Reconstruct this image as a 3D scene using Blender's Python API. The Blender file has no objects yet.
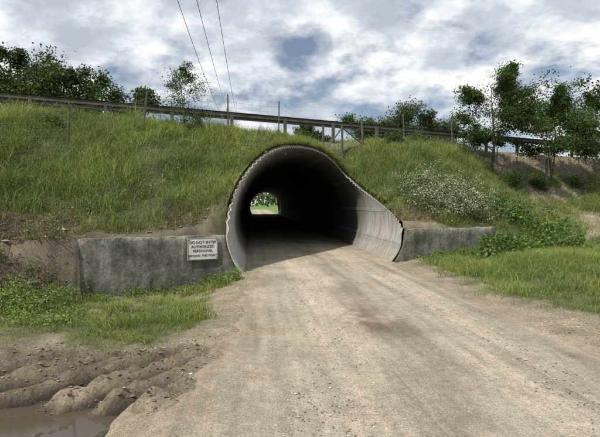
import bpy, math, numpy as np
from mathutils import Vector
rng=np.random.default_rng(7)
S=bpy.context.scene
S.view_settings.view_transform='Standard'; S.view_settings.look='None'; S.view_settings.exposure=0

# ---------------------------------------------------------------- helpers
def _h(ix,iy,seed):
    n=(ix.astype(np.int64)*374761393+iy.astype(np.int64)*668265263+seed*974711)&0x7fffffff
    n=((n^(n>>13))*1274126177)&0x7fffffff
    return ((n^(n>>16))&0xffff)/65535.0
def vnoise(x,y,seed=0):
    x=np.asarray(x,float);y=np.asarray(y,float)
    ix=np.floor(x);iy=np.floor(y);fx=x-ix;fy=y-iy
    fx=fx*fx*(3-2*fx);fy=fy*fy*(3-2*fy)
    a=_h(ix,iy,seed);b=_h(ix+1,iy,seed);c=_h(ix,iy+1,seed);d=_h(ix+1,iy+1,seed)
    return (a*(1-fx)+b*fx)*(1-fy)+(c*(1-fx)+d*fx)*fy
def fbm(x,y,seed=0,o=4):
    r=0;a=.5;t=0
    for i in range(o):
        r=r+a*vnoise(x*2**i,y*2**i,seed+i*17);t+=a;a*=.55
    return r/t
def sst(a,b,x):
    t=np.clip((x-a)/(b-a),0,1);return t*t*(3-2*t)
def mk(name,V,groups,mats,col=None,smooth=False,uv=None,parent=None):
    V=np.asarray(V,np.float32)
    me=bpy.data.meshes.new(name)
    me.vertices.add(len(V));me.vertices.foreach_set('co',V.ravel())
    loops=np.concatenate([np.asarray(g[0]).ravel() for g in groups]).astype(np.int32)
    tot=np.concatenate([np.full(len(g[0]),np.asarray(g[0]).shape[1]) for g in groups]).astype(np.int32)
    mi=np.concatenate([np.full(len(g[0]),g[1]) for g in groups]).astype(np.int32)
    st=np.concatenate([[0],np.cumsum(tot)[:-1]]).astype(np.int32)
    me.loops.add(len(loops));me.loops.foreach_set('vertex_index',loops)
    me.polygons.add(len(tot));me.polygons.foreach_set('loop_start',st);me.polygons.foreach_set('loop_total',tot)
    me.polygons.foreach_set('material_index',mi)
    me.polygons.foreach_set('use_smooth',np.full(len(tot),smooth,dtype=bool))
    me.update(calc_edges=True)
    if col is not None:
        c=np.ones((len(V),4),np.float32);c[:,:col.shape[1]]=col
        at=me.color_attributes.new('Col','FLOAT_COLOR','POINT');at.data.foreach_set('color',c.ravel())
    if uv is not None:
        u=me.uv_layers.new(name='UVMap');u.data.foreach_set('uv',np.asarray(uv,np.float32)[loops].ravel())
    for m in mats: me.materials.append(m)
    ob=bpy.data.objects.new(name,me);S.collection.objects.link(ob)
    if parent: ob.parent=parent
    return ob
def gridfaces(nu,nv):
    i=np.arange(nu-1)[:,None];j=np.arange(nv-1)[None,:]
    a=(i*nv+j).ravel();return np.stack([a,a+nv,a+nv+1,a+1],1)
class MB: # mesh accumulator
    def __init__(s): s.V=[];s.Q=[];s.C=[];s.n=0
    def add(s,V,F,mat=0,col=(1,1,1)):
        V=np.asarray(V,float);s.V.append(V)
        s.Q.append((np.asarray(F)+s.n,mat));s.n+=len(V)
        c=np.asarray(col,float)
        s.C.append(np.tile(c,(len(V),1)) if c.ndim==1 else c)
    def box(s,c,d,rot=0,mat=0,col=(1,1,1)):
        c=np.array(c,float);x,y,z=[k/2 for k in d]
        P=np.array([[i*x,j*y,k*z] for i in(-1,1) for j in(-1,1) for k in(-1,1)])
        ca,sa=math.cos(rot),math.sin(rot)
        P=np.stack([P[:,0]*ca-P[:,1]*sa,P[:,0]*sa+P[:,1]*ca,P[:,2]],1)+c
        s.add(P,[[0,1,3,2],[4,6,7,5],[0,4,5,1],[2,3,7,6],[0,2,6,4],[1,5,7,3]],mat,col)
    def tube(s,P,R,k=6,mat=0,col=(1,1,1)):
        P=np.asarray(P,float);n=len(P);R=np.broadcast_to(R,(n,))
        T=np.gradient(P,axis=0);T/=np.linalg.norm(T,axis=1)[:,None]+1e-9
        up=np.array([0,0,1.]) if abs(T[0,2])<.9 else np.array([1.,0,0])
        A=np.cross(T,up);A/=np.linalg.norm(A,axis=1)[:,None]+1e-9;B=np.cross(T,A)
        th=np.arange(k)*2*math.pi/k
        V=P[:,None]+R[:,None,None]*(A[:,None]*np.cos(th)[None,:,None]+B[:,None]*np.sin(th)[None,:,None])
        i=np.arange(n-1)[:,None]*k;j=np.arange(k)[None,:];j2=(j+1)%k
        F=np.stack([(i+j).ravel(),(i+j2).ravel(),(i+k+j2).ravel(),(i+k+j).ravel()],1)
        s.add(V.reshape(-1,3),F,mat,col)
        s.add(V[-1],[list(range(k))],mat,col);s.add(V[0],[list(range(k))[::-1]],mat,col)
    def leaves(s,P,size,col,mat=1,aspect=.55,flat=0.):
        n=len(P)
        N=rng.normal(size=(n,3));N[:,2]+=flat;N/=np.linalg.norm(N,axis=1)[:,None]
        A=np.cross(N,rng.normal(size=(n,3)));A/=np.linalg.norm(A,axis=1)[:,None]+1e-9;B=np.cross(N,A)
        sz=np.broadcast_to(size,(n,))[:,None]
        V=np.stack([P-A*sz*.5,P+B*sz*aspect*.5+N*sz*.08,P+A*sz*.5,P-B*sz*aspect*.5+N*sz*.08],1).reshape(-1,3)
        s.add(V,np.arange(4*n).reshape(n,4),mat,np.repeat(col,4,0))
    def done(s,name,mats,smooth=False,parent=None):
        d={}
        for F,m in s.Q: d.setdefault((F.shape[1],m),[]).append(F)
        g=[(np.concatenate(v),k[1]) for k,v in d.items()]
        return mk(name,np.concatenate(s.V),g,mats,col=np.concatenate(s.C),smooth=smooth,parent=parent)

# ---------------------------------------------------------------- materials
def newmat(name):
    m=bpy.data.materials.new(name);m.use_nodes=True;nt=m.node_tree
    return m,nt,nt.nodes['Principled BSDF']
def nd(nt,t,**kw):
    n=nt.nodes.new(t)
    for k,v in kw.items():
        if k in n.inputs: n.inputs[k].default_value=v
        else: setattr(n,k,v)
    return n
def ramp(nt,src,stops):
    r=nt.nodes.new('ShaderNodeValToRGB');e=r.color_ramp.elements
    while len(e)<len(stops): e.new(.5)
    for k,(p,c) in enumerate(stops):
        e[k].position=p;e[k].color=(c,c,c,1) if not hasattr(c,'__len__') else (*c,1)
    nt.links.new(src,r.inputs[0]);return r.outputs[0]
def mul(nt,a,b,fac=1.,mode='MULTIPLY'):
    m=nt.nodes.new('ShaderNodeMix');m.data_type='RGBA';m.blend_type=mode
    if hasattr(fac,'is_linked'): nt.links.new(fac,m.inputs[0])
    else: m.inputs[0].default_value=fac
    for s_,i in((a,6),(b,7)):
        if hasattr(s_,'is_linked'): nt.links.new(s_,m.inputs[i])
        else: m.inputs[i].default_value=(*s_,1)
    return m.outputs[2]
def math_(nt,op,a,b=0.,c=None):
    m=nt.nodes.new('ShaderNodeMath');m.operation=op
    for i,s_ in enumerate((a,b) if c is None else (a,b,c)):
        if hasattr(s_,'is_linked'): nt.links.new(s_,m.inputs[i])
        else: m.inputs[i].default_value=s_
    return m.outputs[0]
def noise(nt,scale,detail=6,rough=.6,vec=None,dist=0):
    n=nd(nt,'ShaderNodeTexNoise');n.inputs['Scale'].default_value=scale;n.inputs['Detail'].default_value=detail
    n.inputs['Roughness'].default_value=rough;n.inputs['Distortion'].default_value=dist
    if vec is None:
        tc=nd(nt,'ShaderNodeTexCoord');vec=tc.outputs['Object']
    nt.links.new(vec,n.inputs['Vector']);return n.outputs['Fac']
def bump(nt,p,h,strength=.5,dist=.02,prev=None):
    b=nd(nt,'ShaderNodeBump');b.inputs['Strength'].default_value=strength;b.inputs['Distance'].default_value=dist
    nt.links.new(h,b.inputs['Height'])
    if prev: nt.links.new(prev,b.inputs['Normal'])
    nt.links.new(b.outputs[0],p.inputs['Normal']);return b.outputs[0]
def attr(nt): 
    a=nd(nt,'ShaderNodeAttribute');a.attribute_name='Col';return a

def leafmat(name,trans=.35):
    m,nt,p=newmat(name);a=attr(nt)
    p.inputs['Roughness'].default_value=.5;p.inputs['Specular IOR Level'].default_value=.3
    nt.links.new(a.outputs['Color'],p.inputs['Base Color'])
    t=nd(nt,'ShaderNodeBsdfTranslucent')
    c=mul(nt,a.outputs['Color'],(1.3,1.3,.6));nt.links.new(c,t.inputs['Color'])
    mx=nd(nt,'ShaderNodeMixShader');mx.inputs[0].default_value=trans
    nt.links.new(p.outputs[0],mx.inputs[1]);nt.links.new(t.outputs[0],mx.inputs[2])
    nt.links.new(mx.outputs[0],nt.nodes['Material Output'].inputs['Surface']);return m
M_leaf=leafmat('leaf');M_grass=leafmat('grass_blade',.35)
def groundmat(name):
    m,nt,p=newmat(name);a=attr(nt)
    n1=ramp(nt,noise(nt,2.2,5,.65),[(.3,.66),(.7,1.3)])
    n2=ramp(nt,noise(nt,38,4,.7),[(.3,.55),(.7,1.45)])
    c=mul(nt,mul(nt,a.outputs['Color'],n1),n2)
    nt.links.new(c,p.inputs['Base Color'])
    nt.links.new(ramp(nt,a.outputs['Alpha'],[(0,.25),(1,.95)]),p.inputs['Roughness'])
    p.inputs['Specular IOR Level'].default_value=.35
    b=bump(nt,p,noise(nt,30,5,.75),.9,.035);return m
M_ground=groundmat('soil')
# road
M_road,nt,p=newmat('worn_gravel_surface')
uvn=nd(nt,'ShaderNodeUVMap');uvn.uv_map='UVMap';uvv=uvn.outputs[0]
a=attr(nt)
n1=ramp(nt,noise(nt,.9,6,.65),[(.3,.80),(.7,1.14)])
n2=ramp(nt,noise(nt,75,3,.8),[(.34,.52),(.5,1.),(.66,1.42)])
n3=ramp(nt,noise(nt,11,5,.75),[(.35,.80),(.65,1.14)])
mp=nd(nt,'ShaderNodeMapping');nt.links.new(uvv,mp.inputs[0]);mp.inputs['Scale'].default_value=(5,.3,1)
n4=ramp(nt,noise(nt,1.,5,.7,mp.outputs[0]),[(.35,.78),(.65,1.12)])
damp=ramp(nt,noise(nt,1.7,6,.7),[(.52,0.),(.70,.55)])
c=mul(nt,mul(nt,mul(nt,mul(nt,a.outputs['Color'],n1),n2),n3),n4)
c=mul(nt,c,(.72,.66,.58),damp)
sx=nd(nt,'ShaderNodeSeparateXYZ');nt.links.new(uvv,sx.inputs[0])
wob=math_(nt,'MULTIPLY',math_(nt,'SUBTRACT',noise(nt,3.,5,.7),.5),.16)
xx=math_(nt,'ADD',sx.outputs[0],wob);yy=math_(nt,'ADD',sx.outputs[1],wob)
def line(v,pos,w):
    d=math_(nt,'ABSOLUTE',math_(nt,'SUBTRACT',v,pos));return math_(nt,'LESS_THAN',d,w)
l=line(xx,-.45,.007);l=math_(nt,'MAXIMUM',l,line(xx,.95,.006))
l=math_(nt,'MAXIMUM',l,line(yy,4.9,.007))
brk=math_(nt,'GREATER_THAN',noise(nt,2.6,4,.6),.50);l=math_(nt,'MULTIPLY',l,brk)
c=mul(nt,c,(.6,.56,.5),math_(nt,'MULTIPLY',l,.65),'MULTIPLY')
nt.links.new(c,p.inputs['Base Color']);p.inputs['Roughness'].default_value=.92;p.inputs['Specular IOR Level'].default_value=.25
b=bump(nt,p,noise(nt,75,4,.8),.8,.012);bump(nt,p,noise(nt,11,4,.6),.35,.03,b)
# concrete
M_conc,nt,p=newmat('weathered_concrete')
tc=nd(nt,'ShaderNodeTexCoord');mp=nd(nt,'ShaderNodeMapping');nt.links.new(tc.outputs['Object'],mp.inputs[0]);mp.inputs['Scale'].default_value=(4,4,.8)
s1=ramp(nt,noise(nt,1.,7,.72,mp.outputs[0],.3),[(.3,(.065,.064,.05)),(.47,(.145,.14,.115)),(.6,(.21,.202,.172)),(.75,(.32,.31,.27))])
s2=ramp(nt,noise(nt,20,6,.8),[(.3,.55),(.7,1.35)])
s3=ramp(nt,noise(nt,1.6,6,.7),[(.4,.55),(.62,1.25)])
geo=nd(nt,'ShaderNodeSeparateXYZ');nt.links.new(tc.outputs['Object'],geo.inputs[0])
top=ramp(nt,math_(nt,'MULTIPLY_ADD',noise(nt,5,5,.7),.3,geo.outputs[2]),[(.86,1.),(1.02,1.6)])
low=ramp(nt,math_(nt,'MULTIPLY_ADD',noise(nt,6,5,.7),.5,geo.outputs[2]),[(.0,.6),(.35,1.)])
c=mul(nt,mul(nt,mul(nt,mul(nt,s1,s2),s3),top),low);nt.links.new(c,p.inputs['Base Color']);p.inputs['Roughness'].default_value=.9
bump(nt,p,noise(nt,18,7,.75),.8,.025)
# steel pipe
M_pipe,nt,p=newmat('galvanized_corrugated_steel')
tc=nd(nt,'ShaderNodeTexCoord');g=nd(nt,'ShaderNodeSeparateXYZ');nt.links.new(tc.outputs['Object'],g.inputs[0])
mp=nd(nt,'ShaderNodeMapping');nt.links.new(tc.outputs['Object'],mp.inputs[0]);mp.inputs['Scale'].default_value=(1,4,.5)
s1=ramp(nt,noise(nt,1.5,6,.7,mp.outputs[0]),[(.3,(.25,.235,.205)),(.5,(.43,.42,.39)),(.7,(.54,.535,.505))])
s2=ramp(nt,noise(nt,18,5,.7),[(.3,.78),(.7,1.12)])
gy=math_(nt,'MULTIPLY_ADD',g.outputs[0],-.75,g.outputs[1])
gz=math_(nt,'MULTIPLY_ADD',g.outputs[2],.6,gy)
bore_shade=ramp(nt,math_(nt,'DIVIDE',gz,40.),[(.355,1.),(.405,.35),(.55,.12),(1.,.07)])  # tunnel shade painted into the steel colour, darker deeper, higher and leftward
rust=ramp(nt,noise(nt,2.4,6,.75),[(.58,0.),(.74,.5)])
dirt=ramp(nt,math_(nt,'MULTIPLY_ADD',noise(nt,4,5,.7),.5,g.outputs[2]),[(.25,.6),(.75,0.)])
c=mul(nt,s1,(.22,.14,.08),rust,'MIX');c=mul(nt,c,(.30,.25,.185),dirt,'MIX')
c=mul(nt,mul(nt,c,s2),bore_shade);nt.links.new(c,p.inputs['Base Color'])
p.inputs['Metallic'].default_value=.2;p.inputs['Roughness'].default_value=.5
bump(nt,p,noise(nt,30,4,.7),.25,.01)
M_rim,nt,p=newmat('galvanized_rim');c=ramp(nt,noise(nt,12,6,.7),[(.3,(.22,.21,.19)),(.7,(.45,.44,.41))])
nt.links.new(c,p.inputs['Base Color']);p.inputs['Roughness'].default_value=.6
def simple(name,c1,c2,sc=8,rough=.7,metal=0.,b=.3):
    m,nt,p=newmat(name);nt.links.new(ramp(nt,noise(nt,sc,5,.65),[(.3,c1),(.7,c2)]),p.inputs['Base Color'])
    p.inputs['Roughness'].default_value=rough;p.inputs['Metallic'].default_value=metal
    bump(nt,p,noise(nt,sc*4,4,.6),b,.01);return m
M_bark=simple('bark',(.05,.038,.028),(.13,.10,.075),14,.9)
M_rail=simple('weathered_steel_rail',(.05,.044,.037),(.11,.10,.085),3,.6,.2)
M_wood=simple('weathered_post',(.055,.046,.036),(.12,.105,.085),12,.9)
M_wire=simple('fence_wire',(.12,.12,.12),(.25,.25,.24),5,.5,.5)
M_post=simple('steel_post',(.05,.055,.045),(.14,.13,.11),6,.7,.2)
M_asph=simple('highway_asphalt',(.04,.04,.04),(.075,.073,.07),20,.9)
M_white=simple('sign_white_paint',(.5,.49,.45),(.7,.69,.65),6,.5,0,.05)
M_black=simple('sign_black_paint',(.012,.012,.012),(.03,.03,.03),6,.5,0,.05)
M_cable=simple('cable',(.02,.02,.02),(.04,.04,.04),5,.6)
M_stone=groundmat('stone')
M_water,nt,p=newmat('muddy_water');p.inputs['Base Color'].default_value=(.075,.06,.042,1);p.inputs['Roughness'].default_value=.05
bump(nt,p,noise(nt,9,2,.5),.03,.01)

# ---------------------------------------------------------------- geometry of the place
K=.45; S0=10.74
def cx(Y): return .726-.106*(np.asarray(Y,float)-10)
W=2.376
_ph=np.radians([-140,-90,-76,-64,-52,-40,-26,-10,8,20,30,38,47,60,70,78,85,90,140])
_my=np.array([9.85,9.95,10.4,11.05,11.6,12.05,12.9,14.2,15.2,15.7,16.3,16.7,16.9,16.3,15.1,13.8,12.8,12.3,12.0])
_pd=np.linspace(_ph[0],_ph[-1],1201);_md=np.interp(_pd,_ph,_my)
k=np.hanning(91);k/=k.sum();_md=np.convolve(np.pad(_md,45,'edge'),k,'valid')
def mouth(phi): return np.interp(phi,_pd,_md)
def sec(phi,r=0.):
    cz=np.cos(phi);z=1+np.where(cz>0,(2.46+r)*cz,(1.95+r)*cz);return (W+r)*np.sin(phi),z
FAR=70.
_rph=np.radians(np.linspace(-88,88,120));_ru,_rz=sec(_rph,.06);_rY=mouth(_rph);_rX=cx(_rY)+_ru
def emb(X,s):
    X=np.asarray(X,float);s=np.asarray(s,float);Y=s+K*X
    m=np.interp(s,[10.7,11.2,12.6,14.2,15.5,17.3,18,66,68,73],[.80,1.02,2.1,3.35,3.92,4.26,4.3,4.3,4.2,-.6])
    r=np.interp(s,[10.7,11.4,13,15,16.5,17.6,18,66,68,73],[.55,.75,1.15,2.05,3.1,4.2,4.3,4.3,4.2,-.6])
    t=sst(5.5,9.5,X);z=m*(1-t)+r*t
    sl=s-1.9*sst(-6.4,-4.6,X)*sst(11.0,10.3,s);sr=s-1.2*sst(8,6.2,X)*sst(11.0,10.3,s)
    lt=np.interp(sl,[7.6,8.6,9.6,10.7],[-.9,-.42,.1,.74]);rt=np.interp(sr,[8.6,9.6,10.7],[-.5,.02,.55])
    toe=np.where(X<0,lt,rt)
    z=np.where(s<10.7,toe,z)
    inw=(X>-4.45)&(X<6.09)&(s<10.9);z=np.where(inw,-1.2,z)
    n=(fbm(X*.5,s*.5,3)-.5)*.5+(fbm(X*2.,s*2.,9)-.5)*.24
    rough=sst(-3.6,-4.6,X)*sst(12.5,11,s)*((fbm(X*3,s*3,19)-.5)*.40+(fbm(X*9,s*9,18)-.5)*.16)
    z=z+n*sst(18.2,16.5,s)*np.where(s<10.9,.6,1.)*sst(0,.8,np.abs(s-S0)+.25)+rough
    sh=z.shape;xf=X.ravel();yf=Y.ravel();zf=z.ravel().copy();sf=s.ravel()
    near=np.where((xf>-5)&(xf<6.5)&(yf>8.5)&(yf<20)&(sf>10.95))[0]
    if len(near):
        for ch in np.array_split(near,max(1,len(near)//20000)):
            d=(xf[ch,None]-_rX)**2+(yf[ch,None]-_rY)**2;j=d.argmin(1);dd=np.sqrt(d[np.arange(len(ch)),j])
            w=np.exp(-(dd/1.15)**2);tz=np.maximum(_rz[j],1.0)+.04
            zf[ch]=zf[ch]*(1-w)+tz*w
    u=xf-cx(yf);a=np.abs(u)<W;ph=np.arcsin(np.clip(u/W,-1,1));topz=1+2.54*np.sqrt(np.clip(1-(u/(W+.08))**2,0,1))+.07
    beh=a&(yf>mouth(ph))&(yf<69);zf=np.where(beh,np.maximum(zf,topz),zf)
    return zf.reshape(sh)
def hole(X,s):
    Y=s+K*X;u=X-cx(Y);ph=np.arcsin(np.clip(u/(W+.02),-1,1))
    return (np.abs(u)<W+.02)&((Y<mouth(ph)+.02)|(Y>69.3))
def embdirt(X,s):
    n=fbm(X*.9,s*.9,21);n2=fbm(X*2.6,s*2.6,22)
    d=.9*sst(11.75,11.25,s+(n-.5)*1.3+(n2-.5)*.9)*sst(-1.6,-2.3,X)
    d=np.maximum(d,.97*sst(12.0,11.1,s+(n-.5)*1.8+(n2-.5)*1.)*sst(-3.6,-4.4,X))
    d=np.maximum(d,.85*sst(12.3,11.7,s+(n2-.5)*1.)*sst(2.4,2.7,X)*sst(4.6,3.8,X))
    d=np.maximum(d,sst(8.2,10.3,X+(n-.5)*4)*sst(.38,.54,fbm(X*.5,s*.8,33)+.14*sst(15,17,s)))
    d=np.maximum(d,sst(9.0,10.8,X+(n-.5)*3)*sst(15.8,16.8,s))
    d=np.maximum(d,.6*sst(.62,.76,fbm(X*.7,s*.7,41)))
    return np.clip(d,0,1)
def axis(lo,a,b,hi,step,nout):
    f=np.arange(a,b,step)
    l=a-(a-lo)*(np.geomspace(.004,1,nout));r=b+(hi-b)*(np.geomspace(.004,1,nout))
    return np.unique(np.concatenate([l,f,[b],r]))
xs=axis(-140,-13,21,220,.07,45);ss=axis(7.6,7.7,18.6,75,.07,30)
Xg,Sg=np.meshgrid(xs,ss,indexing='ij');Zg=emb(Xg,Sg);Yg=Sg+K*Xg
H=hole(Xg,Sg).ravel();F=gridfaces(len(xs),len(ss));F=F[~H[F].any(1)]
D=embdirt(Xg,Sg).ravel()[:,None]
gc=np.array([.08,.092,.036])
lf=sst(-1.,-3.,Xg).ravel()[:,None];dc=np.array([.27,.22,.16])*(1-lf)+np.array([.165,.135,.10])*lf
n=fbm(Xg*1.3,Sg*1.3,5).ravel()[:,None]
col=(gc*(.7+.6*n))*(1-D)+dc*D*(.5+1.*fbm(Xg*2.3,Sg*2.3,6).ravel()[:,None])
flat=sst(17,18,Sg).ravel()[:,None];col=col*(1-flat)+np.array([.22,.19,.15])*flat
col=np.hstack([col,np.ones((len(col),1))])
mk('embankment',np.stack([Xg,Yg,Zg],-1).reshape(-1,3),[(F,0)],[M_ground],col=col,smooth=True)
xh=np.linspace(-130,210,60);V=[];
for s_ in(19.5,64.5):
    V.append(np.stack([xh,s_+K*xh,np.full(60,4.32)],1))
mk('highway',np.concatenate(V),[(gridfaces(2,60)[:,::-1],0)],[M_asph])

# ground sheet
RE=lambda Y:np.where(Y>11.5,cx(Y)+2.25,np.interp(Y,[-5,4.8,6.9,9,11,12],[3.4,3.3,3.15,2.9,2.55,2.5]))
LE=lambda Y:np.where(Y>11.5,cx(Y)-2.25,np.interp(Y,[-5,3.5,5.1,7.3,9,10,12],[-1.35,-1.1,-.9,-1.05,-1.15,-1.3,-1.6]))
def redge(Y): return RE(Y)+(fbm(Y*1.1,Y*0+3,51)-.5)*.5*sst(12,9,Y)
def ledge(Y): return LE(Y)+(fbm(Y*1.1,Y*0+8,52)-.5)*.6*sst(12,9,Y)
def mudmask(X,Y):
    n=fbm(X*1.1,Y*1.1,71);dl=ledge(Y)-X
    return sst(-.4,.35,dl+(n-.5)*.9)*sst(5.45,4.8,Y+(n-.5)*1.0+.10*(X+2))
def ground(X,Y,rut=False):
    X=np.asarray(X,float);Y=np.asarray(Y,float)
    dr=X-redge(Y);dl=ledge(Y)-X
    z=-.05+np.zeros_like(X)
    left=-.10*sst(0,.7,dl)-.22*sst(5.5,8.,Y)*sst(.3,1.6,dl)
    right=.06*sst(.1,.6,dr)+.12*sst(.8,4,dr)*sst(4,8,Y)
    z=np.where(dl>0,left,np.where(dr>0,right,z))
    ins=(dl<=0)&(dr<=0)
    di=np.minimum(-dl,-dr);z=np.where(ins,-.05*sst(0,.3,di),z)
    n=(fbm(X*1.2,Y*1.2,61)-.5)*.07+(fbm(X*5,Y*5,62)-.5)*.035
    z=z+n*np.where(ins,.3,1)
    mud=mudmask(X,Y)
    lump=(fbm(X*5,Y*5,63,5)-.5)*.14+(fbm(X*15,Y*15,64,3)-.5)*.075
    z=z+mud*lump
    tx,ty=.65,.76;p0=(-2.4,3.47)
    al=(X-p0[0])*tx+(Y-p0[1])*ty;pe=-(X-p0[0])*ty+(Y-p0[1])*tx+.16*np.sin(al*1.5)+.06*np.sin(al*4+1)+(fbm(X*3,Y*3,67)-.5)*.16
    ru=np.zeros_like(z)
    for off in(-.50,-.16,.26,.66,1.1):
        wd_=.06+.05*fbm(al*1.1,al*0+off*3,68);q=(pe-off)/wd_;br=.2+1.5*fbm(al*1.5,al*0+off*7,66)
        ru+=br*(-.085*np.exp(-q*q)*(.55+.9*fbm(al*13,pe*9,69))+.07*np.exp(-((np.abs(pe-off)-.14)/.045)**2)*(1.6*fbm(al*8,pe*8,65)-.1))
    ru=ru*mud*sst(2.4,1.8,al)*sst(-3,-1.2,al);z=z+ru
    pud=((X+2.3)/1.3)**2+((Y-3.05)/.62)**2+(fbm(X*2.5,Y*2.5,77)-.5)*.9
    z=z-.13*sst(1.3,.6,pud)
    far=sst(25,60,np.hypot(X,Y));z=z*(1-far)+far*(-.2)
    return (z,ru+mud*lump) if rut else z
def grassmask(X,Y):
    n=fbm(X*1.3,Y*1.3,81);n2=fbm(X*3.5,Y*3.5,82)
    dl=ledge(Y)-X;dr=X-redge(Y)
    L=sst(.15,.75,dl+(n-.5)*.9)*sst(4.7,5.6,Y+(n-.5)*1.2+(n2-.5)*.8+.10*(X+2))*(1-.6*sst(7.5,8.1,Y-K*(X+2.3)*.9+(n-.5)*.9)*sst(.4,.6,n2))
    R=sst(.20,.9,dr+(n-.5)*.9+(n2-.5)*.6-.25*sst(7.5,5,Y))
    return np.maximum(L,R)
xs=axis(-900,-8.5,9.5,1100,.035,46);ys=axis(-120,1.8,12.5,1600,.035,46)
Xg,Yg=np.meshgrid(xs,ys,indexing='ij');Zg,Rg=ground(Xg,Yg,True)
gm=grassmask(Xg,Yg).ravel()[:,None];mm=mudmask(Xg,Yg).ravel()[:,None]
base=np.array([.305,.255,.18]);mudc=np.array([.19,.152,.107]);gr=np.array([.11,.112,.048])
n=fbm(Xg*.8,Yg*.8,91).ravel()[:,None]
col=base*(.85+.3*n);moist_shade=sst(.03,-.05,Rg).ravel()[:,None]*(.5+.5*sst(5.2,3.8,Yg).ravel()[:,None])  # rut hollows darkened: damp mud plus shade painted into the colour
col=col*(1-mm)+mudc*mm*(.75+.5*n)*(1-.6*moist_shade);col=col*(1-gm)+gr*gm
WL=-.165
wet=(sst(WL+.085,WL+.01,Zg)*sst(4.6,3.7,Yg)*(Xg<-.6)).ravel()[:,None];col=col*(1-.5*wet)
pale=(mudmask(Xg,Yg)*sst(.55,.7,fbm(Xg*1.7,Yg*1.7,93))).ravel()[:,None];col=col*(1+.4*pale*(1-wet)*(1-moist_shade))
farm=sst(20,50,Yg).ravel()[:,None];col=col*(1-farm)+np.array([.13,.21,.05])*farm
col=np.hstack([col,1-.85*wet-.15*moist_shade*mm*(1-wet)])
mk('ground',np.stack([Xg,Yg,Zg],-1).reshape(-1,3),[(gridfaces(len(xs),len(ys)),0)],[M_ground],col=col,smooth=True)
th=np.linspace(0,2*math.pi,48,endpoint=False)
V=np.stack([-2.3+1.6*np.cos(th),3.0+.85*np.sin(th),np.full(48,WL)],1)
mk('puddle',V,[(np.arange(48)[None,:],0)],[M_water])
# road
ys=np.concatenate([np.arange(-6,13,.06),np.arange(13,70,.5),np.arange(70,130,3)])
t=np.linspace(-.07,1.07,110);Yg,Tg=np.meshgrid(ys,t,indexing='ij')
L=ledge(Yg);R=redge(Yg);Xg=L+(R-L)*Tg;dedge=np.minimum(Xg-L,R-Xg)
def roadbase(X,Y,T=None):
    de=np.minimum(X-ledge(Y),redge(Y)-X)
    z=-.09*sst(.22,-.28,de+(fbm(X*2.5,Y*2.5,101)-.5)*.35)+(fbm(X*1.5,Y*1.5,102)-.5)*.03+(fbm(X*8,Y*8,108)-.5)*.010
    return z
Zg=roadbase(Xg,Yg)-.018*np.exp(-((Tg-.3)/.08)**2)-.014*np.exp(-((Tg-.75)/.08)**2)
rc=np.array([.425,.368,.285]);n=fbm(Xg*1.4,Yg*.7,103).ravel()[:,None]
col=rc*(.84+.3*n)
trk=(np.exp(-((Tg-.32)/.09)**2)+np.exp(-((Tg-.72)/.1)**2)).ravel()[:,None];col=col*(.92+.18*trk)
col=col*(1-.25*np.exp(-((Tg-.52)/.06)**2).ravel()[:,None]*sst(.35,.6,fbm(Xg*2.2,Yg*.9,109)).ravel()[:,None])
e=sst(.85,.0,dedge+(fbm(Xg*2,Yg*2,104)-.5)*1.).ravel()[:,None];col=col*(1-e*.85)+base*e*.85
st=np.exp(-(((Xg-.88-.08*(Yg-6))/.34)**2+((Yg-6.2)/.75)**2)**1.2)*sst(.3,.62,fbm(Xg*4.,Yg*3,105)+.1)
st+=.5*np.exp(-((Xg-.75)/.25)**2-((Yg-8.2)/.9)**2)*sst(.4,.6,fbm(Xg*4.,Yg*3,106))
st+=.8*np.exp(-((Xg-1.15)/.35)**2-((Yg-5.55)/.35)**2)*sst(.35,.6,fbm(Xg*4.,Yg*3,107))
st=np.clip(st,0,1).ravel()[:,None];col=col*(1-.8*st)+np.array([.15,.11,.07])*.8*st
mk('gravel_road',np.stack([Xg,Yg,Zg],-1).reshape(-1,3),[(gridfaces(len(ys),len(t))[:,::-1],0)],[M_road],col=col,smooth=True,
   uv=np.stack([Xg-cx(Yg),Yg],-1).reshape(-1,2))
def roadz(X,Y): return np.maximum(ground(X,Y),roadbase(X,Y)-.008)

# ---------------------------------------------------------------- corrugated pipe
pipe=bpy.data.objects.new('corrugated_culvert_tunnel',None);S.collection.objects.link(pipe)
PITCH=.15;AMP=.021
def shell(phi,Yr,r,inner=True):
    P,Yg=np.meshgrid(phi,Yr,indexing='ij');Y=np.maximum(Yg,mouth(P))
    rr=r+AMP*np.sin(2*math.pi*Y/PITCH)
    return np.stack([cx(Y)+(W+rr)*np.sin(P),Y,1+np.where(np.cos(P)>0,2.46+rr,1.95+rr)*np.cos(P)],-1)
phi=np.radians(np.linspace(-135,135,740));Yr=np.arange(9.8,17.4,PITCH/8)
A=shell(phi,Yr,0);B=shell(phi,Yr[:],.03)
F=gridfaces(len(phi),len(Yr))
def clean(V,F):
    Yv=V.reshape(-1,3)[:,1];f=Yv[F];return F[(f.max(1)-f.min(1))>1e-5]
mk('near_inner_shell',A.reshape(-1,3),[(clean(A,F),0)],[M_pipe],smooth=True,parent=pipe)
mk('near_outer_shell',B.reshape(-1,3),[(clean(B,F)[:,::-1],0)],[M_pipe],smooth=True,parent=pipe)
a=A[:,0];b=B[:,0];nn=len(phi)
V=np.concatenate([a,b,b-[0,.03,0],a-[0,.03,0]]);i=np.arange(nn-1)
Q=[np.stack([i+2*nn,i+1+2*nn,i+1+3*nn,i+3*nn],1),np.stack([i+3*nn,i+3*nn+1,i+1,i],1),np.stack([i+nn,i+nn+1,i+2*nn+1,i+2*nn],1)]
mk('rim',V,[(np.concatenate(Q),0)],[M_rim],parent=pipe)
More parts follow.
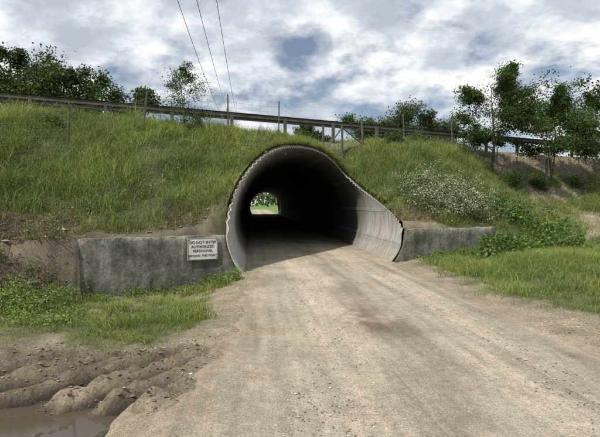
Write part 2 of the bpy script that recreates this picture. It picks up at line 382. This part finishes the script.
phi=np.radians(np.linspace(-135,135,110));Yr=np.arange(17.2,FAR,PITCH/6)
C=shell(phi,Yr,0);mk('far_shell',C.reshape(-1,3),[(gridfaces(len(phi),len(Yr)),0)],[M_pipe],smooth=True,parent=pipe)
phi=np.radians(np.linspace(-86,84,300));rows=[]
for r_,dy in((.035,.02),(.09,.08),(.17,.3),(.19,.9)):
    nz=(fbm(phi*18,phi*0+r_*40,201)-.5)*.05*(r_>.05)
    u=(W+r_+nz)*np.sin(phi);z=1+(2.46+r_+nz)*np.cos(phi);Y=mouth(phi)+dy;rows.append(np.stack([cx(Y)+u,Y,z],-1))
V=np.stack(rows,0).reshape(-1,3);mk('packed_soil_collar',V,[(gridfaces(4,300),0)],[M_ground],col=np.tile([.17,.14,.09],(len(V),1)),smooth=True,parent=pipe)
mb=MB()
for pd in(-62,-25,18,52,80,104):
    p_=math.radians(pd);y0=float(mouth(p_))+.1
    Y=np.arange(y0,24,.03);rr=-.012+AMP*np.sin(2*math.pi*Y/PITCH)
    V=[]
    for dp in(-.028,.028):
        pp=p_+dp;V.append(np.stack([cx(Y)+(W+rr)*math.sin(pp),Y,1+((2.46 if math.cos(pp)>0 else 1.95)+rr)*math.cos(pp)],1))
    mb.add(np.concatenate(V),gridfaces(2,len(Y)))
    for y in np.arange(y0+.1,20,PITCH):
        y=round(y/PITCH)*PITCH+PITCH*.75
        for dp in(-.014,.014):
            pp=p_+dp;r_=-.02-AMP;c_=np.array([float(cx(y))+(W+r_)*math.sin(pp),y,1+((2.46 if math.cos(pp)>0 else 1.95)+r_)*math.cos(pp)])
            mb.box(c_,(.028,.028,.028))
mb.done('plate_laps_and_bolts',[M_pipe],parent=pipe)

# ---------------------------------------------------------------- concrete headwalls
def headwall(name,side):
    n=np.array([K,-1.])/math.hypot(K,1)
    zs=np.array([-.7,-.3,0,.2,.4,.6,.75,.89])
    uo=(W+.09)*np.sqrt(np.clip(1-((zs-1)/1.95)**2,0,1));prof=[]
    for z,u in zip(zs,uo):
        X=.65+side*u
        for _ in range(6): X=float(cx(S0+K*X))+side*u
        prof.append((X,z))
    xe=-4.45 if side<0 else 6.09
    mbv=MB();T=.33
    N=120;zz=np.linspace(0,1,30)
    Xs=np.zeros((N,30));Zs=np.zeros((N,30))
    for j,t_ in enumerate(zz):
        z=-.7+1.59*t_;xi=np.interp(z,[q[1] for q in prof],[q[0] for q in prof])
        Xs[:,j]=np.linspace(xe,xi,N);Zs[:,j]=z
    chip=(fbm(Xs*5,Zs*5,111)-.5)*.03
    chip[:,-1]-=.012*(fbm(Xs[:,-1]*9,Xs[:,-1]*0,113)>.5)
    Zs[:,-1]+=(fbm(Xs[:,-1]*4,Xs[:,-1]*0,112)-.5)*.045
    fr=np.stack([Xs+n[0]*chip,S0+K*Xs+n[1]*chip,Zs],-1)
    bk=fr.copy();bk[...,1]+=T
    f=gridfaces(N,30)
    mbv.add(fr.reshape(-1,3),f if side<0 else f[:,::-1]);mbv.add(bk.reshape(-1,3),f[:,::-1])
    i=np.arange(N-1);tv=np.concatenate([fr[:,-1],bk[:,-1]]);mbv.add(tv,np.stack([i,i+1,i+1+N,i+N],1))
    for e_ in(0,-1):
        j=np.arange(29);ev=np.concatenate([fr[e_],bk[e_]]);mbv.add(ev,np.stack([j,j+1,j+31,j+30],1))
    return mbv.done(name,[M_conc])
headwall('concrete_headwall',-1);headwall('concrete_headwall',1)

# ---------------------------------------------------------------- sign on the left wall
ang=math.atan(K);sg=bpy.data.objects.new('warning_sign',None);S.collection.objects.link(sg)
sg.location=(-2.17,S0+K*-2.17-.055,.60);sg.rotation_euler=(0,0,ang)
mb=MB()
mb.box((0,0,0),(.68,.012,.50),mat=0)
for a_,b_ in(((0,-.009,.238),(.66,.006,.009)),((0,-.009,-.238),(.66,.006,.009))): mb.box(a_,b_,mat=1)
for x_ in(-.326,.326): mb.box((x_,-.009,0),(.009,.006,.467),mat=1)
for x_ in(-.3,.3):
    for z_ in(-.2,.2): mb.box((x_,-.010,z_),(.018,.012,.018),mat=1)
pl=mb.done('panel',[M_white,M_black],parent=sg)
for k_,(tx,z_) in enumerate([("DO NOT ENTER",.145),("AUTHORIZED",.05),("PERSONNEL",-.045),("BEYOND THIS POINT",-.15)]):
    cu=bpy.data.curves.new('lettering','FONT');cu.body=tx;cu.align_x='CENTER';cu.align_y='CENTER';cu.size=.082 if k_!=3 else .066;cu.extrude=.001;cu.offset=.0008
    tmp=bpy.data.objects.new('tmp',cu);S.collection.objects.link(tmp);bpy.context.view_layer.update()
    me=bpy.data.meshes.new_from_object(tmp.evaluated_get(bpy.context.evaluated_depsgraph_get()))
    bpy.data.objects.remove(tmp);me.materials.clear();me.materials.append(M_black)
    o=bpy.data.objects.new('lettering',me);S.collection.objects.link(o);o.parent=sg;o.location=(0,-.0095,z_);o.rotation_euler=(math.pi/2,0,0)

# ---------------------------------------------------------------- guardrail
SR=18.0;mb=MB()
prof=np.array([[0,-.145],[-.06,-.115],[-.06,-.06],[0,-.02],[0,.02],[-.06,.06],[-.06,.115],[0,.145]])
xr=np.arange(-45,110,2.0);V=[]
n2=np.array([K,-1])/math.hypot(K,1)
for x in xr:
    for q in prof: V.append([x+n2[0]*q[0],SR+K*x+n2[1]*q[0],4.98+q[1]])
V=np.array(V);mb.add(V,gridfaces(len(xr),8));V2=V.copy();V2[:,1]+=.006;mb.add(V2,gridfaces(len(xr),8)[:,::-1])
for x in xr[::1]: mb.box((x+.4,SR+K*(x+.4)-.12,4.55),(.10,.12,.95),ang,1)
mb.done('highway_guardrail',[M_rail,M_wood])

# ---------------------------------------------------------------- wire fence
posts=[(-12,12.2,1.2),(-9,12.9,1.2),(-5.8,13.5,1.15),(-4.6,14.9,1.15),(-2.5,16.5,1.35),(-.8,16.7,1.35),(.9,16.8,1.2),(1.7,16.9,1.35),(2.6,16.9,1.2),(4.5,16.8,1.3),(6.8,16.4,1.4),(9,15.8,1.5),(11.4,15.1,1.6),(14.5,14.8,1.6),(18,14.6,1.6),(23,14.5,1.6)]
mb=MB();tops=[];bots=[]
for i_,(x,s_,h) in enumerate(posts):
    z=float(emb(np.array([x]),np.array([s_]))[0]);y=s_+K*x;lx=rng.normal()*.05+(.12 if i_ in(2,3) else 0)
    b=np.array([x,y,z-.2]);t_=np.array([x+lx,y+rng.normal()*.03,z+h]);big=i_ in(6,7,8,12)
    mb.tube([b,(b+t_)/2,t_],.05 if big else .026,6,0)
    tops.append(t_);bots.append(np.array([x,y,z]))
for a_,b_ in((6,7),(8,7)):
    mb.tube([bots[a_]+[0,0,.1],(bots[a_]+tops[b_])/2,tops[b_]-[0,0,.1]],.03,5,0)
for i_ in range(len(posts)-1):
    a0,a1,b0,b1=bots[i_],tops[i_],bots[i_+1],tops[i_+1]
    for f in np.linspace(.12,.97,7):
        p0=a0+(a1-a0)*f;p1=b0+(b1-b0)*f;m_=(p0+p1)/2-[0,0,.02+.03*rng.random()];mb.tube([p0,m_,p1],.0026,4,1)
    L_=np.linalg.norm(b0-a0)
    for g_ in np.arange(.3,L_,.3)/L_:
        p0=a0+(b0-a0)*g_;p1=a1+(b1-a1)*g_;p0=p0+(p1-p0)*.12;mb.tube([p0,(p0+p1)/2,p0+(p1-p0)*.96],.0018,4,1)
mb.done('wire_fence',[M_post,M_wire])

# ---------------------------------------------------------------- overhead power line
pole=MB();P0=np.array([-10.2,62.,0]);pole.tube([P0,P0+[0,0,7],P0+[0,0,15.0]],np.array([.17,.15,.11]),8)
pole.box(P0+[0,0,14.3],(2.6,.12,.14),.2)
for x in(-1.15,0,1.15): pole.tube([P0+[x,0,14.35],P0+[x,0,14.5],P0+[x,0,14.65]],.05,6)
pole.done('utility_pole',[M_wood])
w=MB()
for (xa,za),x in zip(((-6.1,12.6),(-5.1,12.4),(-4.15,12.6)),(-1.15,0,1.15)):
    a_=np.array([xa,22.,za]);e=P0+[x,0,14.65];a_=a_+(a_-e)*.8*np.array([1,1,.6])
    t_=np.linspace(0,1,30)[:,None];P=a_+(e-a_)*t_;P[:,2]-=1.2*(4*t_*(1-t_))[:,0]
    w.tube(P,.016,5)
w.done('power_line',[M_cable])

# ---------------------------------------------------------------- trees
def greens(n,base,var=.35,seed=0):
    b=np.array(base);v=np.exp(rng.normal(size=(n,1))*var*.8);h=rng.normal(size=(n,1))*.12
    c=b*v;c[:,0:1]*=1+h;c[:,2:3]*=1-h;return np.clip(c,.008,.5)
def tree(name,base,H,R,nl,ls,col=(.055,.095,.022),cb=.25,limbs=14,tr=.03,dens=.55,lean=0.,stems=1,pw=1.5):
    mb=MB();base=np.array(base,float);ends=[]
    for st in range(stems):
        d0=rng.normal(size=2)*(.25 if stems>1 else .04)
        t=np.linspace(0,1,9)[:,None];Ht=H*(1 if st==0 else .85)
        T=base+np.hstack([d0[0]*t*H*.5+lean*t*t*H*.2+.02*H*np.sin(t*5+st),d0[1]*t*H*.5+.02*H*np.cos(t*4),t*Ht*.92])
        mb.tube(T,np.linspace(H*tr,H*tr*.15,9)/(1 if stems==1 else 1.5),7)
        for l_ in range(limbs//stems):
            f=cb+(.97-cb)*((l_+rng.random())/(limbs//stems))
            p=np.array([np.interp(f,t[:,0],T[:,i]) for i in range(3)])
            az=rng.random()*6.28+l_*2.4;g=(f-cb)/(1-cb);ln=R*(.35+.75*math.sin(math.pi*min(1,.25+.75*g))**.8)*(.65+.6*rng.random())
            up=.25+.45*g+.2*rng.random();d=np.array([math.cos(az),math.sin(az),up]);d/=np.linalg.norm(d)
            q=np.linspace(0,1,6)[:,None];B=p+d*ln*q+np.hstack([rng.normal()*.1*ln*q*q,rng.normal()*.1*ln*q*q,.12*ln*q*q])
            mb.tube(B,np.linspace(H*tr*.38*(1-g*.6),H*tr*.06,6),5)
            for k_ in range(6):
                s_=.35+.65*rng.random();p2=np.array([np.interp(s_,q[:,0],B[:,i]) for i in range(3)])
                d2=d+rng.normal(size=3)*.65;d2/=np.linalg.norm(d2);l2=ln*.38*(.5+rng.random());e2=p2+d2*l2
                mb.tube([p2,(p2+e2)/2+rng.normal(size=3)*.03*l2,e2],np.array([.1,.06,.03])*H*tr,4)
                ends.append((p2*.4+e2*.6,l2));ends.append((e2,l2))
    E=np.array([e[0] for e in ends]);L=np.array([e[1] for e in ends])
    wt=rng.random(len(E))**pw+.04;wt/=wt.sum()
    idx=rng.choice(len(E),nl,p=wt);sp=np.maximum(L[idx]*dens*.6,ls)[:,None]
    P=E[idx]+rng.normal(size=(nl,3))*sp*np.array([1,1,.7])
    tone=np.exp(rng.normal(size=(len(E),1))*.25)[idx]
    mb.leaves(P,ls*(.6+.8*rng.random(nl)),greens(nl,col)*tone,1,.65,.3)
    mb.done(name,[M_bark,M_leaf])
def onemb(x,s_): return (x,s_+K*x,float(emb(np.array([x]),np.array([s_]))[0])-.1)
tree('roadside_tree',onemb(8.75,16.0),4.45,1.6,26000,.085,col=(.05,.086,.022),limbs=20,tr=.018,dens=.5,cb=.28,stems=1,pw=2.6)
tree('roadside_tree',onemb(12.1,15.6),4.2,1.75,28000,.09,col=(.05,.086,.022),limbs=20,tr=.017,dens=.5,cb=.30,stems=2,pw=2.6)
tree('roadside_tree',onemb(15.9,15.5),5.0,2.0,15000,.11,col=(.05,.086,.022),limbs=20,tr=.017,dens=.5,cb=.30,stems=2,pw=2.6)
tree('sapling_tree',onemb(-3.75,15.8),2.3,.62,5200,.05,col=(.055,.09,.03),limbs=22,tr=.012,cb=.02,dens=.8)
def far(x,Y,H,R,nl=14000,ls=.34,**k): tree('deciduous_tree',(x,Y,-.3),H,R,nl,ls,col=(.05,.08,.023),limbs=22,tr=.014,cb=.3,dens=.9,**k)
for x,Y,H,R in((-43.5,60,23.5,6.0),(-39.0,61,25.0,4.6),(-35.2,62,22,3.6),(-31.5,61,20.8,3.8),(-27.5,62,20.2,3.6),(-24.0,64,19.8,2.8),
               (1.5,78,17.6,2.2),(4.6,80,15.5,2.2),(11,82,18.6,3.6),(15,80,17.5,3.2),(19.5,82,19.5,4),(24,83,19.2,4),(28.5,86,18.2,4)):
    far(x,Y,H,R)
mb=MB();n=900;az=rng.random(n)*2*math.pi;rd=260+rng.random(n)*120
c=np.stack([rd*np.sin(az),rd*np.cos(az),np.zeros(n)],1);hh=7+6*rng.random(n)
P=np.repeat(c,40,0)+rng.normal(size=(n*40,3))*[4,4,0];P[:,2]=np.repeat(hh,40)*rng.random(n*40)**.7
mb.leaves(P,2.6,greens(n*40,(.05,.08,.03)),0,.8,.2);mb.done('distant_tree_line',[M_leaf])

# ---------------------------------------------------------------- grass
def blades(name,X,Y,Z,h,w,col,tip,lean=.45,mat=M_grass):
    n=len(X);a=rng.random(n)*6.283;la=rng.random(n)*6.283;lm=h*lean*(.3+rng.random(n))
    dx,dy=np.cos(a)*w/2,np.sin(a)*w/2;lx,ly=np.cos(la)*lm,np.sin(la)*lm
    B=np.stack([X,Y,Z],1);o=np.zeros(n)
    wv=np.stack([dx,dy,o],1);m=B+np.stack([lx*.3,ly*.3,h*.58],1);t=B+np.stack([lx,ly,h*np.sqrt(np.clip(1-(lm/h)**2*.5,.2,1))],1)
    V=np.stack([B-wv,B+wv,m+wv*.8,m-wv*.8,t],1).reshape(-1,3)
    i=np.arange(n)*5;q=np.stack([i,i+1,i+2,i+3],1);tr=np.stack([i+3,i+2,i+4],1)
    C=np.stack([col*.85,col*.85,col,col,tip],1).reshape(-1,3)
    mk(name,V,[(q,0),(tr,0)],[mat],col=C)
def gcol(n,base,X,Y,sd,var=.3):
    p=fbm(X*.6,Y*.6,sd)[:,None];v=np.exp(rng.normal(size=(n,1))*var)
    p2=fbm(X*2.6,Y*2.6,sd+9)[:,None]
    c=np.array(base)*v*(.55+.9*p)*(.6+.8*p2);y=(rng.random((n,1))<.15+.4*(p-.4));c=np.where(y,c*np.array([1.9,1.3,1.9]),c)
    yel=sst(.50,.70,fbm(X*.9,Y*.9,sd+3))[:,None];return np.clip(c*(1+yel*np.array([.35,.12,.1])),.01,.5)
n=560000;X=rng.uniform(-14.5,24,n);s_=rng.uniform(8.6,18.3,n)
keep=~((X>-4.6)&(X<6.2)&(s_<11.0));keep&=~hole(X,s_);Y=s_+K*X
keep&=(np.abs(X/Y)<.78)
dm=embdirt(X,s_);cl=fbm(X*2.2,s_*2.2,131);keep&=rng.random(n)<(1-dm*.88)*(.3+1.*sst(.3,.6,cl))*np.where(s_>17,.5,1)
X,s_,dm=X[keep],s_[keep],dm[keep];Y=s_+K*X;Z=emb(X,s_)
tall=fbm(X*.8,s_*.8,133);tuft=fbm(X*3.1,s_*3.1,134)
h=(.11+.26*sst(.3,.7,tall)+.22*sst(.5,.72,tuft))*rng.uniform(.45,1.3,len(X))*(1-.4*sst(16,17.3,s_))*(1-.4*dm)
nearrim=np.exp(-(np.min([(X-a_)**2+(Y-b_)**2 for a_,b_ in zip(_rX[::6],_rY[::6])],axis=0))/.12);h*=1-.35*nearrim
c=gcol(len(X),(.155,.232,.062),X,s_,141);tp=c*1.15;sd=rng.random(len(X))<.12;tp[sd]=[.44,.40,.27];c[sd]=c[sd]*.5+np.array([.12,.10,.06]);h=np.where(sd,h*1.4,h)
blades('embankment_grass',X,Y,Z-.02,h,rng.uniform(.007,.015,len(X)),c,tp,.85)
n=17000;ph=np.radians(rng.uniform(-84,82,n));dy=rng.uniform(.05,.6,n);r_=.13+.05*rng.random(n);Y=mouth(ph)+dy
X=cx(Y)+(W+r_)*np.sin(ph);Z=1+(2.46+r_)*np.cos(ph);kp=fbm(ph*9,dy*2,301)>.38;X,Y,Z=X[kp],Y[kp],Z[kp]
c=gcol(len(X),(.17,.22,.065),X,Y,142)
blades('rim_grass',X,Y,Z-.02,rng.uniform(.06,.24,len(X)),rng.uniform(.007,.014,len(X)),c,c*1.2,1.3)
n=420000;X=rng.uniform(-8.6,10.5,n);Y=rng.uniform(3.2,13.5,n)
g_=grassmask(X,Y);cl=fbm(X*3,Y*3,151);keep=(Y-K*X<10.66)&(rng.random(n)<g_**1.5*(.10+1.1*sst(.33,.64,cl)))&(np.abs(X/Y)<.78)&((X<ledge(Y))|(X>redge(Y)))
X,Y=X[keep],Y[keep];Z=ground(X,Y)
tall=fbm(X*1.1,Y*1.1,153);far_=sst(5,9,Y)
h=(.035+.12*sst(.35,.7,tall)+.08*far_*(X>0)+.05*far_)*rng.uniform(.4,1.3,len(X))
c=gcol(len(X),(.165,.24,.062),X,Y,161);tp=c*1.15;tp[rng.random(len(X))<.07]=[.44,.40,.27]
blades('verge_grass',X,Y,Z-.01,h,rng.uniform(.004,.009,len(X)),c,tp,.9)
# dry brush
n=170000;X=rng.uniform(-10,4.4,n);s_=rng.uniform(8.0,12.4,n);dm=embdirt(X,s_)
keep=(dm*rng.random(n)>.25)&~((X>-4.6)&(s_<11.1))&~hole(X,s_)&(fbm(X*2.5,s_*2.5,171)>.36);X,s_=X[keep],s_[keep]
c=np.where(rng.random((len(X),1))<.35,np.array([.33,.28,.20]),np.array([.14,.105,.075]))*np.exp(rng.normal(size=(len(X),1))*.4)
blades('dry_brush',X,s_+K*X,emb(X,s_)-.01,rng.uniform(.04,.28,len(X)),rng.uniform(.004,.010,len(X)),c,c*1.2,1.7)

# ---------------------------------------------------------------- shrubs and weeds
def weed(name,pts,col,ls=.07,nl=60,hh=.35,r=.14):
    mb=MB()
    for (x,y,z) in pts:
        H_=hh*rng.uniform(.6,1.3)
        for k_ in range(3):
            d=rng.normal(size=2)*.12*H_/.35;t_=np.linspace(0,1,4)[:,None]
            P=np.array([x,y,z-.02])+np.hstack([d[0]*t_,d[1]*t_,H_*t_*rng.uniform(.8,1.1)]);mb.tube(P,np.array([.006,.005,.004,.002]),4,0)
        f=rng.random(nl)**.8;P=np.array([x,y,z])+np.stack([rng.normal(size=nl)*r*(1.1-.6*f),rng.normal(size=nl)*r*(1.1-.6*f),H_*f],1)
        mb.leaves(P,ls*rng.uniform(.5,1.3,nl)*(1.2-.5*f),greens(nl,col,.3)*np.exp(rng.normal()*.2),1,.6,.9)
    mb.done(name,[M_bark,M_leaf])
def surf(x,y):
    x=np.array([x]);y=np.array([y]);return float(max(ground(x,y)[0],emb(x,y-K*x)[0] if (x[0]<-4.5 or x[0]>6.1) else -9))
def onground(L): return [(a,b,surf(a,b)) for a,b in L]
L=[(x,7.9+K*(x+4.4)*.6+rng.normal()*.4) for x in rng.uniform(-6.9,-4.2,60)]
weed('weed_clump',onground(L),(.16,.23,.058),.055,120,.42,.17)
L=[(x,S0+K*x-.28+rng.normal()*.1) for x in rng.uniform(-4.3,-2.2,20)]
weed('weed_clump',onground(L),(.14,.21,.05),.055,60,.17,.12)
L=[(-1.75+rng.normal()*.22,9.5+rng.normal()*.14) for _ in range(12)]
weed('weed_clump',onground(L),(.12,.19,.045),.06,80,.24,.11)
L=[(rng.uniform(-5.2,-2.6),rng.uniform(6.0,7.6)) for _ in range(30)]
weed('weed_clump',onground(L),(.16,.23,.058),.045,70,.18,.13)
L=[]
while len(L)<44:
    x=rng.uniform(-9,-2.2);s_=rng.uniform(8.6,11.9)
    if x>-4.6 and s_<11.15: continue
    L.append((x,s_+K*x,float(emb(np.array([x]),np.array([s_]))[0])))
weed('bank_weed',L,(.11,.15,.05),.05,60,.28,.17)
L=[]
while len(L)<190:
    x=rng.uniform(-12,9);s_=rng.uniform(11.6,16.8)
    if hole(np.array([x]),np.array([s_]))[0]: continue
    L.append((x,s_+K*x,float(emb(np.array([x]),np.array([s_]))[0])))
weed('slope_weed',L[:110],(.09,.15,.045),.06,60,.38,.17);weed('slope_weed',L[110:],(.19,.25,.08),.045,60,.38,.14)
L=[(rng.uniform(5.0,8.8),0) for _ in range(46)];L=[(x,S0+K*x-rng.uniform(.2,1.3)) for x,_ in L]
weed('broadleaf_weed',onground(L),(.12,.20,.05),.15,60,.5,.18)
L=[(x,S0+K*x+rng.uniform(.1,1.5)) for x in rng.uniform(6.3,9.5,30)]
weed('broadleaf_weed',onground(L),(.11,.185,.045),.13,60,.55,.22)
L=[(x,S0+K*x-.25) for x in rng.uniform(3.3,5.2,14)]
weed('weed_clump',onground(L),(.12,.20,.045),.07,50,.2,.12)
mb=MB()
for k_ in range(360):
    x=rng.normal(4.8,.80);s_=rng.normal(12.05-(x-5)*.22,.38)
    if s_<11.15 or x<3.2: continue
    z=float(emb(np.array([x]),np.array([s_]))[0]);b=np.array([x,s_+K*x,z])
    e=b+np.array([rng.normal()*.2,rng.normal()*.18-.12,rng.uniform(.10,.45)]);mb.tube([b,(b+e)/2+[0,0,.05],e],np.array([.01,.007,.004]),4,0)
    m_=60;Q=b+(e-b)*(rng.random((m_,1))**.5)+rng.normal(size=(m_,3))*.10;mb.leaves(Q,.05*rng.uniform(.6,1.4,m_),greens(m_,(.13,.17,.07),.3),1,.6,.4)
    if rng.random()<.8:
        m_=int(rng.integers(8,22));Q=e+rng.normal(size=(m_,3))*.07+[0,-.03,.05];mb.leaves(Q,.036*rng.uniform(.7,1.3,m_),np.full((m_,3),.66)*rng.uniform(.7,1.05,(m_,1))*[1,.96,.87],1,.9,.4)
mb.done('flowering_shrub',[M_bark,M_leaf])
def shrub(x,s_,R,H_,col,nl=1800,ls=.08,name='green_shrub'):
    z=float(emb(np.array([x]),np.array([s_]))[0]);b=np.array([x,s_+K*x,z]);mb=MB();T=[]
    for k_ in range(26):
        d=rng.normal(size=3);d[2]=abs(d[2])+.5;d/=np.linalg.norm(d);e=b+d*[R,R,H_]*rng.uniform(.5,1.1);T.append(e)
        mb.tube([b,(b+e)/2+[0,0,.08],e],np.array([.015,.01,.004]),4,0)
    T=np.array(T);idx=rng.integers(0,26,nl);Q=b+(T[idx]-b)*rng.uniform(.35,1.05,(nl,1))+rng.normal(size=(nl,3))*R*.14
    mb.leaves(Q,ls*rng.uniform(.6,1.3,nl),greens(nl,col),1,.6,.4);mb.done(name,[M_bark,M_leaf])
for a_ in((9.6,15.5,.9,.7),(11.2,15.4,.8,.5),(13.6,15.3,1.,.7),(15.5,15.2,1.2,.7),(3.9,16.2,.6,.6),(5.0,16.5,.6,.6),(7.2,16.3,.8,.7)):
    shrub(*a_,col=(.06,.10,.027),ls=.065,nl=2600)
for a_ in((-6.6,14.6,.4,.4),(-2.6,15.5,.5,.35)): shrub(*a_,col=(.10,.165,.035),nl=900,ls=.05)

# ---------------------------------------------------------------- loose gravel and clods
ico=np.array([[0,0,1],[.9,0,.3],[.28,.85,.3],[-.72,.53,.3],[-.72,-.53,.3],[.28,-.85,.3],[0,0,-.6]])
fi=np.array([[0,1,2],[0,2,3],[0,3,4],[0,4,5],[0,5,1],[6,2,1],[6,3,2],[6,4,3],[6,5,4],[6,1,5]])
def stones(name,X,Y,Z,sz,col):
    n=len(X);a=rng.random(n)*6.28;c_,s_=np.cos(a)[:,None],np.sin(a)[:,None]
    b=ico[None]*rng.uniform(.65,1.35,(n,7,1))*np.stack([rng.uniform(.8,1.4,n),rng.uniform(.7,1.1,n),rng.uniform(.4,.8,n)],1)[:,None]
    b=np.stack([b[...,0]*c_-b[...,1]*s_,b[...,0]*s_+b[...,1]*c_,b[...,2]],-1)*sz[:,None,None]+np.stack([X,Y,Z],1)[:,None]
    F=(fi[None]+np.arange(n)[:,None,None]*7).reshape(-1,3)
    c=np.repeat(np.hstack([col,np.ones((n,1))]),7,0);mk(name,b.reshape(-1,3),[(F,0)],[M_stone],col=c)
n=70000;Y=2.3+9*rng.random(n)**1.5;X=rng.uniform(-2.6,4.2,n);de=np.minimum(X-ledge(Y),redge(Y)-X)
keep=(rng.random(n)<np.where(np.abs(de)<.6,1.,.4)*(.3+sst(.4,.6,fbm(X*1.5,Y*1.5,211))))&(grassmask(X,Y)<.6)&(mudmask(X,Y)<.7);X,Y=X[keep],Y[keep];n=len(X)
sz=.003+.012*rng.random(n)**4
stones('loose_gravel',X,Y,roadz(X,Y)+sz*.1,sz,np.array([.41,.36,.29])*np.exp(rng.normal(size=(n,1))*.33))
n=6000;X=rng.uniform(-4.5,-.9,n);Y=rng.uniform(2.6,5.6,n);keep=rng.random(n)<mudmask(X,Y);X,Y=X[keep],Y[keep];n=len(X);sz=.004+.022*rng.random(n)**4
stones('mud_clods',X,Y,ground(X,Y),sz,np.array([.20,.165,.12])*np.exp(rng.normal(size=(n,1))*.25))
n=7000;X=rng.uniform(-9,4.4,n);s_=rng.uniform(8.4,12.2,n);keep=(rng.random(n)<embdirt(X,s_))&~((X>-4.6)&(s_<11.1))&~hole(X,s_);X,s_=X[keep],s_[keep];n=len(X);sz=.01+.08*rng.random(n)**4
stones('slope_rubble',X,s_+K*X,emb(X,s_),sz,np.array([.24,.205,.165])*np.exp(rng.normal(size=(n,1))*.35))

# ---------------------------------------------------------------- sun and sky
az=math.radians(-140);el=math.radians(55)
d=Vector((math.sin(az)*math.cos(el),math.cos(az)*math.cos(el),math.sin(el)))
sun=bpy.data.lights.new('sun','SUN');sun.energy=4.4;sun.angle=math.radians(.7);sun.color=(1,.95,.86)
so=bpy.data.objects.new('sun',sun);S.collection.objects.link(so);so.rotation_euler=d.to_track_quat('Z','Y').to_euler()
wd=bpy.data.worlds.new('World');S.world=wd;wd.use_nodes=True;nt=wd.node_tree;bg=nt.nodes['Background']
sky=nd(nt,'ShaderNodeTexSky');sky.sky_type='NISHITA';sky.sun_disc=False;sky.sun_elevation=el;sky.sun_rotation=az;sky.air_density=1.0;sky.dust_density=2.
tc=nd(nt,'ShaderNodeTexCoord');sp=nd(nt,'ShaderNodeSeparateXYZ');nt.links.new(tc.outputs['Generated'],sp.inputs[0])
zz=math_(nt,'ADD',math_(nt,'MAXIMUM',sp.outputs[2],0.),.34)
cb=nd(nt,'ShaderNodeCombineXYZ');nt.links.new(math_(nt,'DIVIDE',sp.outputs[0],zz),cb.inputs[0]);nt.links.new(math_(nt,'DIVIDE',sp.outputs[1],zz),cb.inputs[1])
cb.inputs[2].default_value=3.7
v=cb.outputs[0]
cov=noise(nt,3.4,11,.56,v,.1);big=noise(nt,1.3,3,.5,v)
covr=ramp(nt,math_(nt,'MULTIPLY_ADD',big,.6,cov),[(.69,.15),(.80,1.)])
mp=nd(nt,'ShaderNodeMapping');nt.links.new(v,mp.inputs[0]);mp.inputs['Location'].default_value=(.10,.08,.25)
sh=noise(nt,4.6,11,.60,mp.outputs[0],.1);sh=math_(nt,'MULTIPLY_ADD',math_(nt,'SUBTRACT',noise(nt,1.5,2,.5,mp.outputs[0]),.5),.6,sh)
cc=ramp(nt,sh,[(.35,(.50,.56,.64)),(.45,(.63,.68,.76)),(.52,(.83,.87,.92)),(.59,(1,1,1))])
cc=mul(nt,cc,(10.,10.,10.))
mx=mul(nt,sky.outputs[0],cc,covr,'MIX')
nt.links.new(mx,bg.inputs['Color']);bg.inputs['Strength'].default_value=.1

# ---------------------------------------------------------------- camera
cam=bpy.data.cameras.new('camera');co=bpy.data.objects.new('camera',cam);S.collection.objects.link(co)
cam.sensor_width=36;cam.lens=26.16;cam.clip_end=4000;cam.clip_start=.05
co.location=(0,0,1.6);co.rotation_euler=(math.radians(90-1.9),0,0);S.camera=co
